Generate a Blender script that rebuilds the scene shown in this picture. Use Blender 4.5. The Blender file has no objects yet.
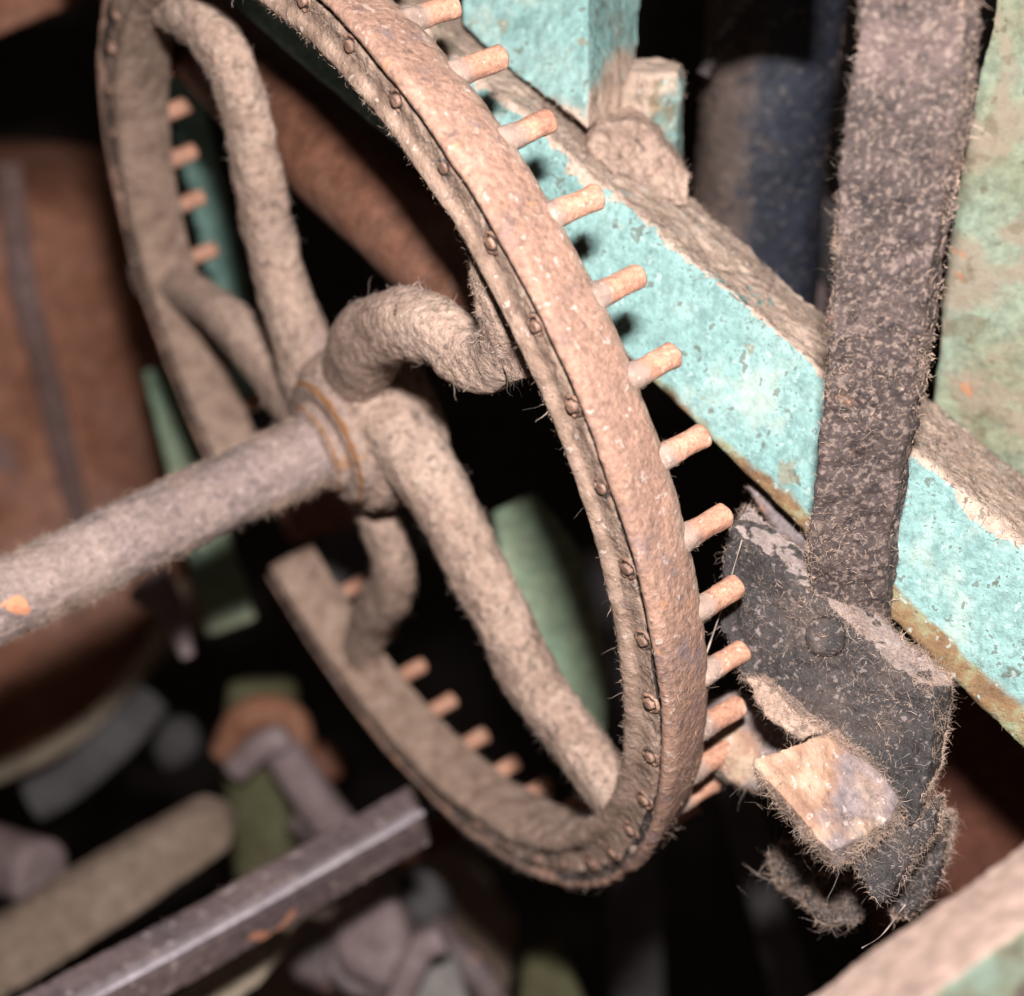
import bpy, math, random
import numpy as np
from mathutils import Matrix, Vector

sc = bpy.context.scene
col = sc.collection
rng = np.random.default_rng(7)
S = 0.12                      # metres in one working unit (the radius of the pin ring)
F = 1689.15                   # focal length in pixels at 1024 wide
PITCH = math.radians(35)
cp, sp = math.cos(PITCH), math.sin(PITCH)
# camera axes -> world axes (camera looks down by PITCH towards +Y)
RW = np.array([[1, 0, 0], [0, sp, -cp], [0, cp, sp]])
CAM_LOC = np.array([0.0, 0.0, 1.0])

# ---------------------------------------------------------------- camera
cam_d = bpy.data.cameras.new('camera')
cam = bpy.data.objects.new('camera', cam_d); col.objects.link(cam)
cam.location = CAM_LOC
cam.rotation_euler = (math.radians(90) - PITCH, 0, 0)
cam_d.sensor_width = 36
cam_d.lens = 36 * F / 1024
cam_d.clip_start = 0.01; cam_d.clip_end = 50
cam_d.dof.use_dof = True
cam_d.dof.focus_distance = 2.74 * S
cam_d.dof.aperture_fstop = (cam_d.lens * 0.001) / (0.055 * S)
sc.camera = cam

# ---------------------------------------------------------------- world and flash
w = bpy.data.worlds.new('World'); sc.world = w; w.use_nodes = True
bg = w.node_tree.nodes['Background']
bg.inputs[0].default_value = (1.0, 0.78, 0.66, 1); bg.inputs[1].default_value = 0.045
ld = bpy.data.lights.new('camera_flash', 'AREA')
ld.shape = 'RECTANGLE'; ld.size = 0.026; ld.size_y = 0.012
ld.energy = 4.05; ld.color = (0.985, 0.975, 0.98)
fl = bpy.data.objects.new('camera_flash', ld); col.objects.link(fl)
_fp = np.array([0.095, 0.55, 0.0]) * S
fl.location = RW @ _fp + CAM_LOC
_t = RW @ (np.array([0.15, -0.1, -3.0]) * S) + CAM_LOC
fl.rotation_euler = (Vector(_t) - Vector(fl.location)).to_track_quat('-Z', 'Y').to_euler()
sc.view_settings.view_transform = 'Standard'; sc.view_settings.look = 'None'
sc.view_settings.exposure = 0; sc.view_settings.gamma = 1

# ---------------------------------------------------------------- helpers
def K(x, y, d):
    """point seen at pixel x, y at depth d, in working units (camera axes)"""
    return np.array([(x - 512) / F * d, -(y - 498) / F * d, -d])

def W(v):
    return (np.asarray(v) * S) @ RW.T + CAM_LOC

def _hash(ix, iy, iz, seed):
    h = (ix * 374761393 + iy * 668265263 + iz * 2147483647 + seed * 1274126177) & 0xffffffff
    h = ((h ^ (h >> 13)) * 1274126177) & 0xffffffff
    h = ((h ^ (h >> 15)) * 2246822519) & 0xffffffff
    return ((h ^ (h >> 16)) & 0xffff) / 32767.5 - 1

def noise(p, scale, octs=1, seed=0, gain=0.5):
    p = np.asarray(p); out = np.zeros(len(p)); amp = 1; tot = 0
    for o in range(octs):
        q = p * scale + 31.7 * (o + 1) + seed * 3.1
        i = np.floor(q).astype(np.int64); f = q - i; f = f * f * (3 - 2 * f)
        r = 0
        for dx in (0, 1):
            for dy in (0, 1):
                for dz in (0, 1):
                    wgt = (f[:, 0] if dx else 1 - f[:, 0]) * (f[:, 1] if dy else 1 - f[:, 1]) * (f[:, 2] if dz else 1 - f[:, 2])
                    r = r + wgt * _hash(i[:, 0] + dx, i[:, 1] + dy, i[:, 2] + dz, seed + o)
        out += r * amp; tot += amp; amp *= gain; scale *= 2.03
    return out / tot

def make_mesh(name, v, quads, tris=None):
    """numpy arrays -> mesh"""
    me = bpy.data.meshes.new(name)
    nq = len(quads); nt = 0 if tris is None else len(tris)
    me.vertices.add(len(v)); me.vertices.foreach_set('co', np.asarray(v, dtype=np.float32).ravel())
    loops = np.asarray(quads, dtype=np.int32).ravel()
    starts = np.arange(nq, dtype=np.int32) * 4
    if nt:
        starts = np.concatenate([starts, 4 * nq + np.arange(nt, dtype=np.int32) * 3])
        loops = np.concatenate([loops, np.asarray(tris, dtype=np.int32).ravel()])
    me.loops.add(len(loops)); me.loops.foreach_set('vertex_index', loops)
    me.polygons.add(len(starts)); me.polygons.foreach_set('loop_start', starts)
    me.update(calc_edges=True); me.validate()
    return me

def normals(v, q):
    n = np.zeros_like(v)
    a = v[q[:, 2]] - v[q[:, 0]]; b = v[q[:, 3]] - v[q[:, 1]]
    c = np.cross(a, b)
    for k in range(4): np.add.at(n, q[:, k], c)
    return n / (np.linalg.norm(n, axis=1)[:, None] + 1e-12)

def remesh(v, faces, voxel, smooth=2):
    me = bpy.data.meshes.new('temporary'); me.from_pydata([tuple(x) for x in v], [], [tuple(int(i) for i in f) for f in faces])
    ob = bpy.data.objects.new('temporary', me); col.objects.link(ob)
    import bmesh
    b = bmesh.new(); b.from_mesh(me); bmesh.ops.recalc_face_normals(b, faces=b.faces); b.to_mesh(me); b.free()
    m = ob.modifiers.new('r', 'REMESH'); m.mode = 'VOXEL'; m.voxel_size = voxel; m.adaptivity = 0
    dg = bpy.context.evaluated_depsgraph_get(); ev = ob.evaluated_get(dg); em = ev.to_mesh()
    n = len(em.vertices); co = np.empty(n * 3, dtype=np.float32); em.vertices.foreach_get('co', co); co = co.reshape(-1, 3).astype(float)
    q = np.empty(len(em.loops), dtype=np.int32); em.loops.foreach_get('vertex_index', q)
    assert len(q) == 4 * len(em.polygons)
    q = q.reshape(-1, 4).copy()
    ev.to_mesh_clear(); bpy.data.objects.remove(ob); bpy.data.meshes.remove(me)
    for _ in range(smooth):
        s = np.zeros_like(co); c = np.zeros(len(co))
        for k in range(4):
            np.add.at(s, q[:, k], co[q[:, (k + 1) % 4]]); np.add.at(c, q[:, k], 1)
        co = 0.4 * co + 0.6 * s / c[:, None]
    return co, q

def fibres(root, nrm, length, width, lift=0.5, curl=0.8, segs=4, wander=None):
    """thin tapering curled ribbons of lint; returns verts and quads"""
    n = len(root)
    rnd = rng.normal(size=(n, 3)); rnd -= (rnd * nrm).sum(1)[:, None] * nrm
    rnd /= np.linalg.norm(rnd, axis=1)[:, None] + 1e-9
    d = rnd * (1 - lift) + nrm * lift
    if wander is not None: d = d + wander
    d /= np.linalg.norm(d, axis=1)[:, None]
    length = length * 0.50; width = width * 0.50; curl = curl * 1.25
    L = length * np.exp(rng.normal(size=n) * 0.45)
    wd = width * np.exp(rng.normal(size=n) * 0.3)
    side = np.cross(d, rng.normal(size=(n, 3))); side /= np.linalg.norm(side, axis=1)[:, None] + 1e-9
    p = root - nrm * width * 0.5; V = []
    bend = rng.normal(size=(n, 3)) * curl
    for k in range(segs + 1):
        t = k / segs
        ww = (wd * (1 - 0.75 * t))[:, None]
        V.append(p - side * ww * 0.5); V.append(p + side * ww * 0.5)
        p = p + d * (L / segs)[:, None]
        d = d + bend / segs * 1.3 + rng.normal(size=(n, 3)) * curl * 0.35
        d /= np.linalg.norm(d, axis=1)[:, None] + 1e-9
    V = np.stack(V, 1)                       # n, 2(segs+1), 3
    m = 2 * (segs + 1); base = (np.arange(n) * m)[:, None]
    Q = [np.concatenate([base + 2 * k, base + 2 * k + 1, base + 2 * k + 3, base + 2 * k + 2], 1) for k in range(segs)]
    return V.reshape(-1, 3), np.concatenate(Q, 0)

def build(name, v, q, mats, parent=None, origin=None, disp=(), lint=(), attrs=None, dust=None, hollow=None):
    """displace a dense quad mesh, add lint, link it as one object.
       disp: (amplitude, scale, octaves, seed); lint: (count, length, width, lift, curl, mask or None)"""
    v = np.array(v, dtype=float)
    n = normals(v, q)
    if np.einsum('ij,ij->i', v - v.mean(0), n).mean() < 0 and hollow is None:
        q = q[:, ::-1].copy(); n = -n
    if hollow == 'flip': q = q[:, ::-1].copy(); n = -n
    v0 = v.copy(); d = np.zeros(len(v))
    for dd in disp:
        a, s_, o_, sd = dd[:4]
        nn = noise(v0, s_, o_, sd)
        if len(dd) > 4 and dd[4] == 'ridge': nn = 1 - 2 * np.abs(nn)
        m = dd[5](v0, n) if len(dd) > 5 else 1.0
        d = d + a * nn * m
    v = v0 + n * d[:, None]
    n = normals(v, q)
    up = n @ UPK
    if dust is None: dm = np.clip(0.5 + 0.5 * up, 0, 1)
    else: dm = dust(v0, n)
    A = {'dust': dm}
    if attrs: A.update({k: f(v0, n) for k, f in attrs.items()})
    VV = [v]; QQ = [q]; MM = [np.zeros(len(q), dtype=np.int32)]; off = len(v); slot = 1
    for lt in lint:
        cnt, ln, wd, lf, cu = lt[:5]; cnt = int(cnt * 1.5)
        mask = lt[5] if len(lt) > 5 else None
        mi = lt[6] if len(lt) > 6 else 1
        pw = np.clip(noise(v0, 6.5, 3, int(rng.integers(99))) * 2.2 + 0.25, 0.04, 1.2)          # lint gathers in patches
        if mask is not None: pw = pw * np.clip(mask(v0, n), 0, None)
        pw = pw + 1e-9; pw = pw / pw.sum()
        idx = rng.choice(len(v), cnt, p=pw)
        fv, fq = fibres(v[idx], n[idx], ln, wd, lf, cu)
        VV.append(fv); QQ.append(fq + off); off += len(fv); MM.append(np.full(len(fq), mi, dtype=np.int32))
    vv = W(np.concatenate(VV)); qq = np.concatenate(QQ)
    if parent is not None: org = np.array(parent['_org'])
    elif origin is not None: org = W(origin)
    else:
        org = W(v).mean(0); org[2] = W(v)[:, 2].min()
    me = make_mesh(name, vv - org, qq)
    if len(me.polygons) == len(qq):
        me.polygons.foreach_set('material_index', np.concatenate(MM))
    me.polygons.foreach_set('use_smooth', np.ones(len(me.polygons), dtype=bool))
    for k, a in A.items():
        at = me.attributes.new(k, 'FLOAT', 'POINT')
        full = np.zeros(len(me.vertices), dtype=np.float32); full[:len(a)] = a
        at.data.foreach_set('value', full)
    for m in (mats if isinstance(mats, (list, tuple)) else [mats]): me.materials.append(m)
    ob = bpy.data.objects.new(name, me); col.objects.link(ob)
    if parent is not None:
        ob.parent = parent
    else: ob.location = org
    return ob

UPK = RW.T @ np.array([0, 0, 1.0])     # world up in camera axes

def tag(o, label, cat, group=None, kind=None):
    if label: o['label'] = label
    if cat: o['category'] = cat
    if group: o['group'] = group
    if kind: o['kind'] = kind
    return o

def empty(name, k):
    o = bpy.data.objects.new(name, None); col.objects.link(o); o.empty_display_size = 0.01
    loc = W(k); o.location = loc; o['_org'] = [float(t) for t in loc]
    return o

def spline(pts, n):
    P = np.array(pts, dtype=float)
    P = np.vstack([2 * P[0] - P[1], P, 2 * P[-1] - P[-2]])
    out = []; segs = len(P) - 3
    for t in np.linspace(0, segs, n):
        i = min(int(t), segs - 1); u = t - i
        a, b, c, d = P[i:i + 4]
        out.append(0.5 * (2 * b + (c - a) * u + (2 * a - 5 * b + 4 * c - d) * u * u + (3 * b - a - 3 * c + d) * u ** 3))
    return np.array(out)

def tube(path, ru, rv=None, up=(0, 0, 1), nseg=64, n=None, cap=True, power=2.4):
    """swept super-ellipse; path (k,3), ru, rv radii arrays along side and up; closed ends by shrinking rings"""
    P = np.asarray(path, float)
    m = len(P)
    ru = np.full(m, ru, float) if np.isscalar(ru) else np.asarray(ru, float)
    rv = ru if rv is None else (np.full(m, rv, float) if np.isscalar(rv) else np.asarray(rv, float))
    T = np.gradient(P, axis=0); T /= np.linalg.norm(T, axis=1)[:, None]
    U = np.cross(np.asarray(up, float)[None], T); U /= np.linalg.norm(U, axis=1)[:, None]; Vv = np.cross(T, U)
    if cap:
        k = 5; rr = min(ru[0], rv[0]) * 0.35; r2 = min(ru[-1], rv[-1]) * 0.35
        A = [(P[0] - T[0] * rr * math.sin(a), math.cos(a), 0) for a in np.linspace(math.pi / 2, 0.2, k)]
        B = [(P[-1] + T[-1] * r2 * math.sin(a), math.cos(a), m - 1) for a in np.linspace(0.2, math.pi / 2, k)]
        def sh(c, r): return 1 - (1 - c) * min(1.0, 0.35) if c > 1e-3 else 1e-4
        Ps = [a[0] for a in A] + list(P) + [b[0] for b in B]
        F1 = [max(1 - 0.35 * (1 - a[1]), 0) if i > 1 else (0.001 if i == 0 else 0.6) for i, a in enumerate(A)]
        F2 = [max(1 - 0.35 * (1 - b[1]), 0) if i < k - 2 else (0.001 if i == k - 1 else 0.6) for i, b in enumerate(B)]
        Rs = F1 + [1] * m + F2
        ii = [0] * k + list(range(m)) + [m - 1] * k
        P = np.array(Ps); Rs = np.array(Rs); ru = ru[ii] * Rs; rv = rv[ii] * Rs; U = U[ii]; Vv = Vv[ii]; m = len(P)
    th = np.linspace(0, 2 * np.pi, nseg, endpoint=False)
    c, s = np.cos(th), np.sin(th)
    c = np.sign(c) * np.abs(c) ** (2 / power); s = np.sign(s) * np.abs(s) ** (2 / power)
    V = P[:, None] + ru[:, None, None] * c[None, :, None] * U[:, None] + rv[:, None, None] * s[None, :, None] * Vv[:, None]
    i = np.arange(m - 1)[:, None] * nseg; j = np.arange(nseg)[None]; j2 = (j + 1) % nseg
    Q = np.stack([i + j, i + j2, i + nseg + j2, i + nseg + j], -1).reshape(-1, 4)
    return V.reshape(-1, 3), Q

def prism(front, back):
    """closed solid from two loops of equal length"""
    n = len(front); v = list(front) + list(back)
    f = [tuple(range(n)), tuple(range(2 * n - 1, n - 1, -1))] + [(i, (i + 1) % n, n + (i + 1) % n, n + i) for i in range(n)]
    return np.array(v, float), f

def join(*vf):
    V = []; Fc = []; o = 0
    for v, f in vf:
        V.append(np.asarray(v, float)); Fc += [tuple(int(i) + o for i in g) for g in f]; o += len(v)
    return np.concatenate(V), Fc

def slab(pts, thick):
    """pixel outline (x, y, depth) made solid by pushing it back along thick"""
    fr = [K(*p) for p in pts]; return prism(fr, [p + np.asarray(thick) for p in fr])

def axis_cyl(a, b, r, nseg=24, r2=None):
    a = np.asarray(a, float); b = np.asarray(b, float); t = (b - a) / np.linalg.norm(b - a)
    u = np.cross(t, [0.3, 0.9, 0.2]); u /= np.linalg.norm(u); v = np.cross(t, u)
    th = np.linspace(0, 2 * np.pi, nseg, endpoint=False)
    ring = np.cos(th)[:, None] * u + np.sin(th)[:, None] * v
    return prism(list(a + r * ring), list(b + (r2 or r) * ring))

# ---------------------------------------------------------------- materials
def mat(name, cols, scale=4.0, spots=None, dust=None, dust_amt=0.5, rust=None, bump=0.5, bscale=90, rough=0.9, metallic=0.0,
        fine=None, rnd=False, bump2=0.0, bscale2=25, stretch=None, spec=0.25, dist=0.3, grime=None):
    """cols: list of (position, rgb) for a broad noise; spots: list of (threshold, width, scale, rgb, strength)"""
    m = bpy.data.materials.new(name); m.use_nodes = True
    nt = m.node_tree; N = nt.nodes; L = nt.links
    b = N['Principled BSDF']; b.inputs['Roughness'].default_value = rough; b.inputs['Metallic'].default_value = metallic
    b.inputs['Specular IOR Level'].default_value = spec
    tc = N.new('ShaderNodeTexCoord'); mp = N.new('ShaderNodeMapping'); L.new(tc.outputs['Object'], mp.inputs[0])
    k = 1 / S; mp.inputs['Scale'].default_value = (k, k, k) if stretch is None else tuple(k * t for t in stretch)
    vec = mp.outputs[0]
    if rnd:
        oi = N.new('ShaderNodeObjectInfo'); ad = N.new('ShaderNodeVectorMath'); ad.operation = 'MULTIPLY_ADD'
        L.new(oi.outputs['Random'], ad.inputs[0]); ad.inputs[1].default_value = (17, 31, 47); L.new(vec, ad.inputs[2]); vec = ad.outputs[0]
    def nz(s, det=6, rg=0.6, ds=0.0):
        t = N.new('ShaderNodeTexNoise'); t.inputs['Scale'].default_value = s; t.inputs['Detail'].default_value = det
        t.inputs['Roughness'].default_value = rg; t.inputs['Distortion'].default_value = ds; L.new(vec, t.inputs[0]); return t.outputs['Fac']
    def ramp(src, stops):
        r = N.new('ShaderNodeValToRGB'); L.new(src, r.inputs[0]); e = r.color_ramp.elements
        while len(e) > 1: e.remove(e[-1])
        e[0].position = stops[0][0]; e[0].color = (*stops[0][1], 1)
        for p, c in stops[1:]:
            x = e.new(p); x.color = (*c, 1)
        return r.outputs[0]
    def mix(fac, a, c):
        x = N.new('ShaderNodeMix'); x.data_type = 'RGBA'
        if isinstance(fac, float): x.inputs[0].default_value = fac
        else: L.new(fac, x.inputs[0])
        L.new(a, x.inputs[6])
        if isinstance(c, tuple): x.inputs[7].default_value = (*c, 1)
        else: L.new(c, x.inputs[7])
        return x.outputs[2]
    def math_(op, a, b_):
        x = N.new('ShaderNodeMath'); x.operation = op
        for i, t in enumerate((a, b_)):
            if isinstance(t, (int, float)): x.inputs[i].default_value = t
            else: L.new(t, x.inputs[i])
        x.use_clamp = True if op in ('MULTIPLY',) else False
        return x.outputs[0]
    def thr(src, lo, hi):
        x = N.new('ShaderNodeMapRange'); x.interpolation_type = 'SMOOTHSTEP'; L.new(src, x.inputs[0])
        x.inputs[1].default_value = lo; x.inputs[2].default_value = hi; return x.outputs[0]
    c = ramp(nz(scale, 8, 0.65, dist), cols)
    # fine value variation
    g = thr(nz(scale * 11, 5, 0.7), 0.3, 0.7)
    v = N.new('ShaderNodeHueSaturation'); L.new(c, v.inputs['Color']); mm = N.new('ShaderNodeMapRange'); L.new(g, mm.inputs[0])
    mm.inputs[3].default_value = 0.72; mm.inputs[4].default_value = 1.28; L.new(mm.outputs[0], v.inputs['Value']); c = v.outputs[0]
    for (t, wd, s_, rgb, st) in (spots or []):
        c = mix(math_('MULTIPLY', thr(nz(s_, 4, 0.6, 0.4), t, t + wd), st), c, rgb)
    if rust:
        at = N.new('ShaderNodeAttribute'); at.attribute_name = 'rust'
        f = math_('ADD', at.outputs['Fac'], math_('MULTIPLY', math_('SUBTRACT', nz(9, 6, 0.7), 0.5), 1.0) if False else math_('SUBTRACT', nz(9, 6, 0.7), 0.5))
        c = mix(thr(f, 0.35, 0.65), c, ramp(nz(14, 6), rust))
    if dust:
        at = N.new('ShaderNodeAttribute'); at.attribute_name = 'dust'
        f = math_('ADD', at.outputs['Fac'], math_('SUBTRACT', nz(7, 8, 0.72), 0.5))
        c = mix(thr(f, 1 - dust_amt - 0.12, 1 - dust_amt + 0.12), c, ramp(nz(20, 8, 0.7), dust))
    if grime:
        at = N.new('ShaderNodeAttribute'); at.attribute_name = 'grime'
        f = math_('ADD', at.outputs['Fac'], math_('SUBTRACT', nz(16, 6, 0.7), 0.5)); c = mix(thr(f, 0.45, 0.58), c, grime)
    if fine:
        for (t, wd, s_, rgb, st) in fine:
            c = mix(math_('MULTIPLY', thr(nz(s_, 3, 0.55), t, t + wd), st), c, rgb)
    L.new(c, b.inputs['Base Color'])
    bp = N.new('ShaderNodeBump'); bp.inputs['Strength'].default_value = bump; bp.inputs['Distance'].default_value = 0.006 * S
    L.new(nz(bscale, 5, 0.7), bp.inputs['Height'])
    if bump2:
        b2 = N.new('ShaderNodeBump'); b2.inputs['Strength'].default_value = bump2; b2.inputs['Distance'].default_value = 0.02 * S
        L.new(nz(bscale2, 6, 0.65), b2.inputs['Height']); L.new(b2.outputs[0], bp.inputs['Normal'])
    L.new(bp.outputs[0], b.inputs['Normal'])
    return m

def lintmat(name, rgb):
    m = bpy.data.materials.new(name); m.use_nodes = True; b = m.node_tree.nodes['Principled BSDF']
    tc = m.node_tree.nodes.new('ShaderNodeTexCoord'); t = m.node_tree.nodes.new('ShaderNodeTexNoise'); t.inputs['Scale'].default_value = 30 / S
    m.node_tree.links.new(tc.outputs['Object'], t.inputs[0])
    r = m.node_tree.nodes.new('ShaderNodeValToRGB'); m.node_tree.links.new(t.outputs['Fac'], r.inputs[0])
    r.color_ramp.elements[0].position = 0.35; r.color_ramp.elements[1].position = 0.65
    r.color_ramp.elements[0].color = (*[x * 0.6 for x in rgb], 1); r.color_ramp.elements[1].color = (*[min(1, x * 1.3) for x in rgb], 1)
    m.node_tree.links.new(r.outputs[0], b.inputs['Base Color']); b.inputs['Roughness'].default_value = 0.8
    b.inputs['Specular IOR Level'].default_value = 0.2
    return m

M = {}
M['lint'] = lintmat('lint', (0.36, 0.25, 0.19))
M['lint_dark'] = lintmat('dark_lint', (0.13, 0.10, 0.085))
M['lint_pale'] = lintmat('pale_lint', (0.36, 0.28, 0.24))
M['rim'] = mat('rusty_dusty_rim', [(0.30, (0.20, 0.13, 0.115)), (0.45, (0.285, 0.163, 0.118)), (0.58, (0.35, 0.20, 0.143)), (0.72, (0.40, 0.265, 0.205))], 9,
    spots=[(0.60, 0.08, 12, (0.20, 0.15, 0.16), 0.6), (0.63, 0.06, 20, (0.55, 0.26, 0.13), 0.5)],
    dust=[(0.3, (0.15, 0.092, 0.065)), (0.5, (0.29, 0.19, 0.14)), (0.7, (0.42, 0.29, 0.22))], dust_amt=0.5,
    grime=(0.045, 0.032, 0.026),
    fine=[(0.62, 0.05, 60, (0.55, 0.44, 0.38), 0.55), (0.64, 0.04, 45, (0.12, 0.08, 0.07), 0.6)], bump=0.8, bscale=70, bump2=0.35, bscale2=30)
M['felt'] = mat('matted_dust', [(0.3, (0.268, 0.172, 0.130)), (0.5, (0.384, 0.259, 0.199)), (0.7, (0.468, 0.334, 0.263))], 6,
    fine=[(0.60, 0.05, 60, (0.485, 0.376, 0.293), 0.6), (0.59, 0.05, 46, (0.133, 0.092, 0.071), 0.65), (0.64, 0.04, 22, (0.118, 0.084, 0.067), 0.5)], bump=1.0, bscale=60, bump2=0.8, bscale2=26,
    spots=[(0.6, 0.1, 5, (0.318, 0.234, 0.209), 0.6)])
M['shaft'] = mat('dusty_shaft', [(0.3, (0.179, 0.130, 0.121)), (0.5, (0.269, 0.193, 0.170)), (0.7, (0.359, 0.260, 0.220))], 6,
    rust=[(0.4, (0.50, 0.17, 0.08)), (0.6, (0.66, 0.30, 0.16))],
    fine=[(0.63, 0.05, 60, (0.50, 0.40, 0.38), 0.5), (0.64, 0.04, 45, (0.09, 0.07, 0.07), 0.6)], bump=1.0, bscale=70, bump2=0.4, bscale2=30, rough=0.75, spec=0.4)
M['boss'] = mat('dusty_boss', [(0.3, (0.189, 0.129, 0.108)), (0.5, (0.292, 0.201, 0.163)), (0.7, (0.377, 0.275, 0.223))], 6,
    spots=[(0.58, 0.08, 7, (0.328, 0.156, 0.070), 0.7)], fine=[(0.62, 0.05, 60, (0.390, 0.312, 0.265), 0.5), (0.62, 0.04, 45, (0.094, 0.062, 0.047), 0.6)], bump=1.0, bscale=60, bump2=0.5,
    grime=(0.234, 0.101, 0.039))
M['pin'] = mat('rusty_pin', [(0.3, (0.30, 0.14, 0.095)), (0.5, (0.44, 0.215, 0.14)), (0.7, (0.52, 0.29, 0.20))], 12, rnd=True,
    dust=[(0.3, (0.20, 0.135, 0.11)), (0.6, (0.36, 0.25, 0.20))], dust_amt=0.45,
    fine=[(0.62, 0.05, 70, (0.62, 0.45, 0.36), 0.5), (0.65, 0.04, 60, (0.2, 0.1, 0.08), 0.5)], bump=0.6, bscale=90)
M['rivet'] = mat('pin_end_brown', [(0.4, (0.17, 0.095, 0.07)), (0.6, (0.33, 0.19, 0.13))], 30, rnd=True, bump=0.6, rough=0.5, spec=0.5)
M['teal'] = mat('turquoise_paint', [(0.32, (0.142, 0.248, 0.224)), (0.44, (0.186, 0.304, 0.284)), (0.56, (0.212, 0.332, 0.308)), (0.7, (0.268, 0.368, 0.332))], 4,
    spots=[(0.54, 0.14, 7, (0.42, 0.46, 0.39), 0.55), (0.60, 0.12, 3.5, (0.30, 0.27, 0.20), 0.4), (0.64, 0.03, 19, (0.10, 0.11, 0.085), 0.8), (0.64, 0.03, 10, (0.22, 0.16, 0.09), 0.6)],
    rust=[(0.3, (0.10, 0.045, 0.025)), (0.5, (0.21, 0.125, 0.06)), (0.65, (0.26, 0.29, 0.17))],
    dust=[(0.28, (0.28, 0.19, 0.145)), (0.5, (0.46, 0.33, 0.255)), (0.7, (0.56, 0.42, 0.33))], dust_amt=0.5,
    fine=[(0.63, 0.03, 44, (0.10, 0.085, 0.065), 0.7), (0.63, 0.04, 60, (0.42, 0.52, 0.48), 0.5)], bump=0.9, bscale=55, bump2=0.7, bscale2=17, rough=0.6)
M['black'] = mat('black_dusty_iron', [(0.3, (0.012, 0.010, 0.010)), (0.55, (0.032, 0.024, 0.022)), (0.75, (0.08, 0.052, 0.042))], 6,
    spots=[(0.55, 0.2, 7, (0.10, 0.07, 0.06), 0.6)],
    dust=[(0.3, (0.16, 0.12, 0.11)), (0.6, (0.32, 0.245, 0.22))], dust_amt=0.22,
    fine=[(0.60, 0.06, 80, (0.22, 0.17, 0.15), 0.7)], bump=0.9, bscale=60, bump2=0.5, bscale2=22, rough=0.6, spec=0.4)
M['post'] = mat('dusty_dark_strap', [(0.3, (0.028, 0.020, 0.019)), (0.5, (0.068, 0.048, 0.044)), (0.7, (0.136, 0.092, 0.080))], 3.5,
    spots=[(0.5, 0.2, 6, (0.17, 0.115, 0.105), 0.7), (0.62, 0.08, 10, (0.25, 0.12, 0.07), 0.5)],
    fine=[(0.50, 0.14, 115, (0.27, 0.195, 0.16), 0.6), (0.6, 0.05, 36, (0.02, 0.016, 0.016), 0.7)], bump=1.0, bscale=50, bump2=0.6, bscale2=20, rough=0.85)
M['tan'] = mat('tan_rusted_tab', [(0.35, (0.16, 0.125, 0.125)), (0.5, (0.25, 0.19, 0.18)), (0.65, (0.36, 0.28, 0.25))], 6,
    rust=[(0.35, (0.24, 0.13, 0.09)), (0.48, (0.36, 0.21, 0.14)), (0.60, (0.44, 0.31, 0.22))],
    fine=[(0.62, 0.05, 60, (0.6, 0.5, 0.45), 0.5), (0.64, 0.04, 45, (0.12, 0.08, 0.07), 0.5)], bump=0.9, bscale=60, dist=0.8)
M['green'] = mat('faded_green_paint', [(0.3, (0.19, 0.18, 0.11)), (0.5, (0.22, 0.24, 0.165)), (0.7, (0.23, 0.30, 0.235))], 4.0,
    spots=[(0.47, 0.12, 6, (0.29, 0.215, 0.16), 0.75), (0.58, 0.06, 13, (0.14, 0.10, 0.06), 0.5), (0.64, 0.03, 6, (0.45, 0.18, 0.08), 0.7)], fine=[(0.65, 0.04, 40, (0.12, 0.09, 0.05), 0.6)], bump=0.8, bscale=50, bump2=0.4)
M['far_green'] = mat('dull_green_paint', [(0.35, (0.152, 0.232, 0.168)), (0.5, (0.216, 0.264, 0.176)), (0.65, (0.288, 0.272, 0.184))], 2.5, bump=0.3)
M['far_teal'] = mat('dark_teal_paint', [(0.35, (0.16, 0.28, 0.24)), (0.65, (0.26, 0.40, 0.34))], 4, bump=0.3)
M['navy'] = mat('navy_dusty_tank', [(0.3, (0.010, 0.011, 0.017)), (0.5, (0.019, 0.021, 0.031)), (0.7, (0.045, 0.042, 0.045))], 3.2,
    dust=[(0.3, (0.05, 0.036, 0.032)), (0.6, (0.10, 0.07, 0.058))], dust_amt=0.45,
    fine=[(0.58, 0.10, 60, (0.12, 0.10, 0.09), 0.5)], bump=0.7, bscale=40, rough=0.6)
M['brown'] = mat('rust_brown_far', [(0.35, (0.18, 0.07, 0.04)), (0.5, (0.27, 0.115, 0.07)), (0.65, (0.34, 0.17, 0.12))], 1.4, bump=0.3, rough=0.6,
    spots=[(0.58, 0.12, 1.7, (0.16, 0.12, 0.12), 0.7)])
M['pipe'] = mat('smooth_rust_brown', [(0.35, (0.085, 0.034, 0.02)), (0.5, (0.12, 0.05, 0.03)), (0.65, (0.15, 0.075, 0.052))], 2.0, bump=0.1, rough=0.6)
M['darkbrown'] = mat('dark_rust_plate', [(0.35, (0.06, 0.02, 0.012)), (0.65, (0.14, 0.05, 0.028))], 2, bump=0.3)
M['bluegrey'] = mat('blue_grey_strip', [(0.35, (0.13, 0.072, 0.058)), (0.65, (0.17, 0.11, 0.10))], 2, bump=0.2)
M['greybrown'] = mat('grey_brown_bar', [(0.35, (0.180, 0.124, 0.090)), (0.65, (0.255, 0.184, 0.139))], 2.2, bump=0.3)
M['tanfar'] = mat('pale_tan_strip', [(0.35, (0.252, 0.196, 0.140)), (0.65, (0.336, 0.266, 0.196))], 3, bump=0.2)
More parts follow.
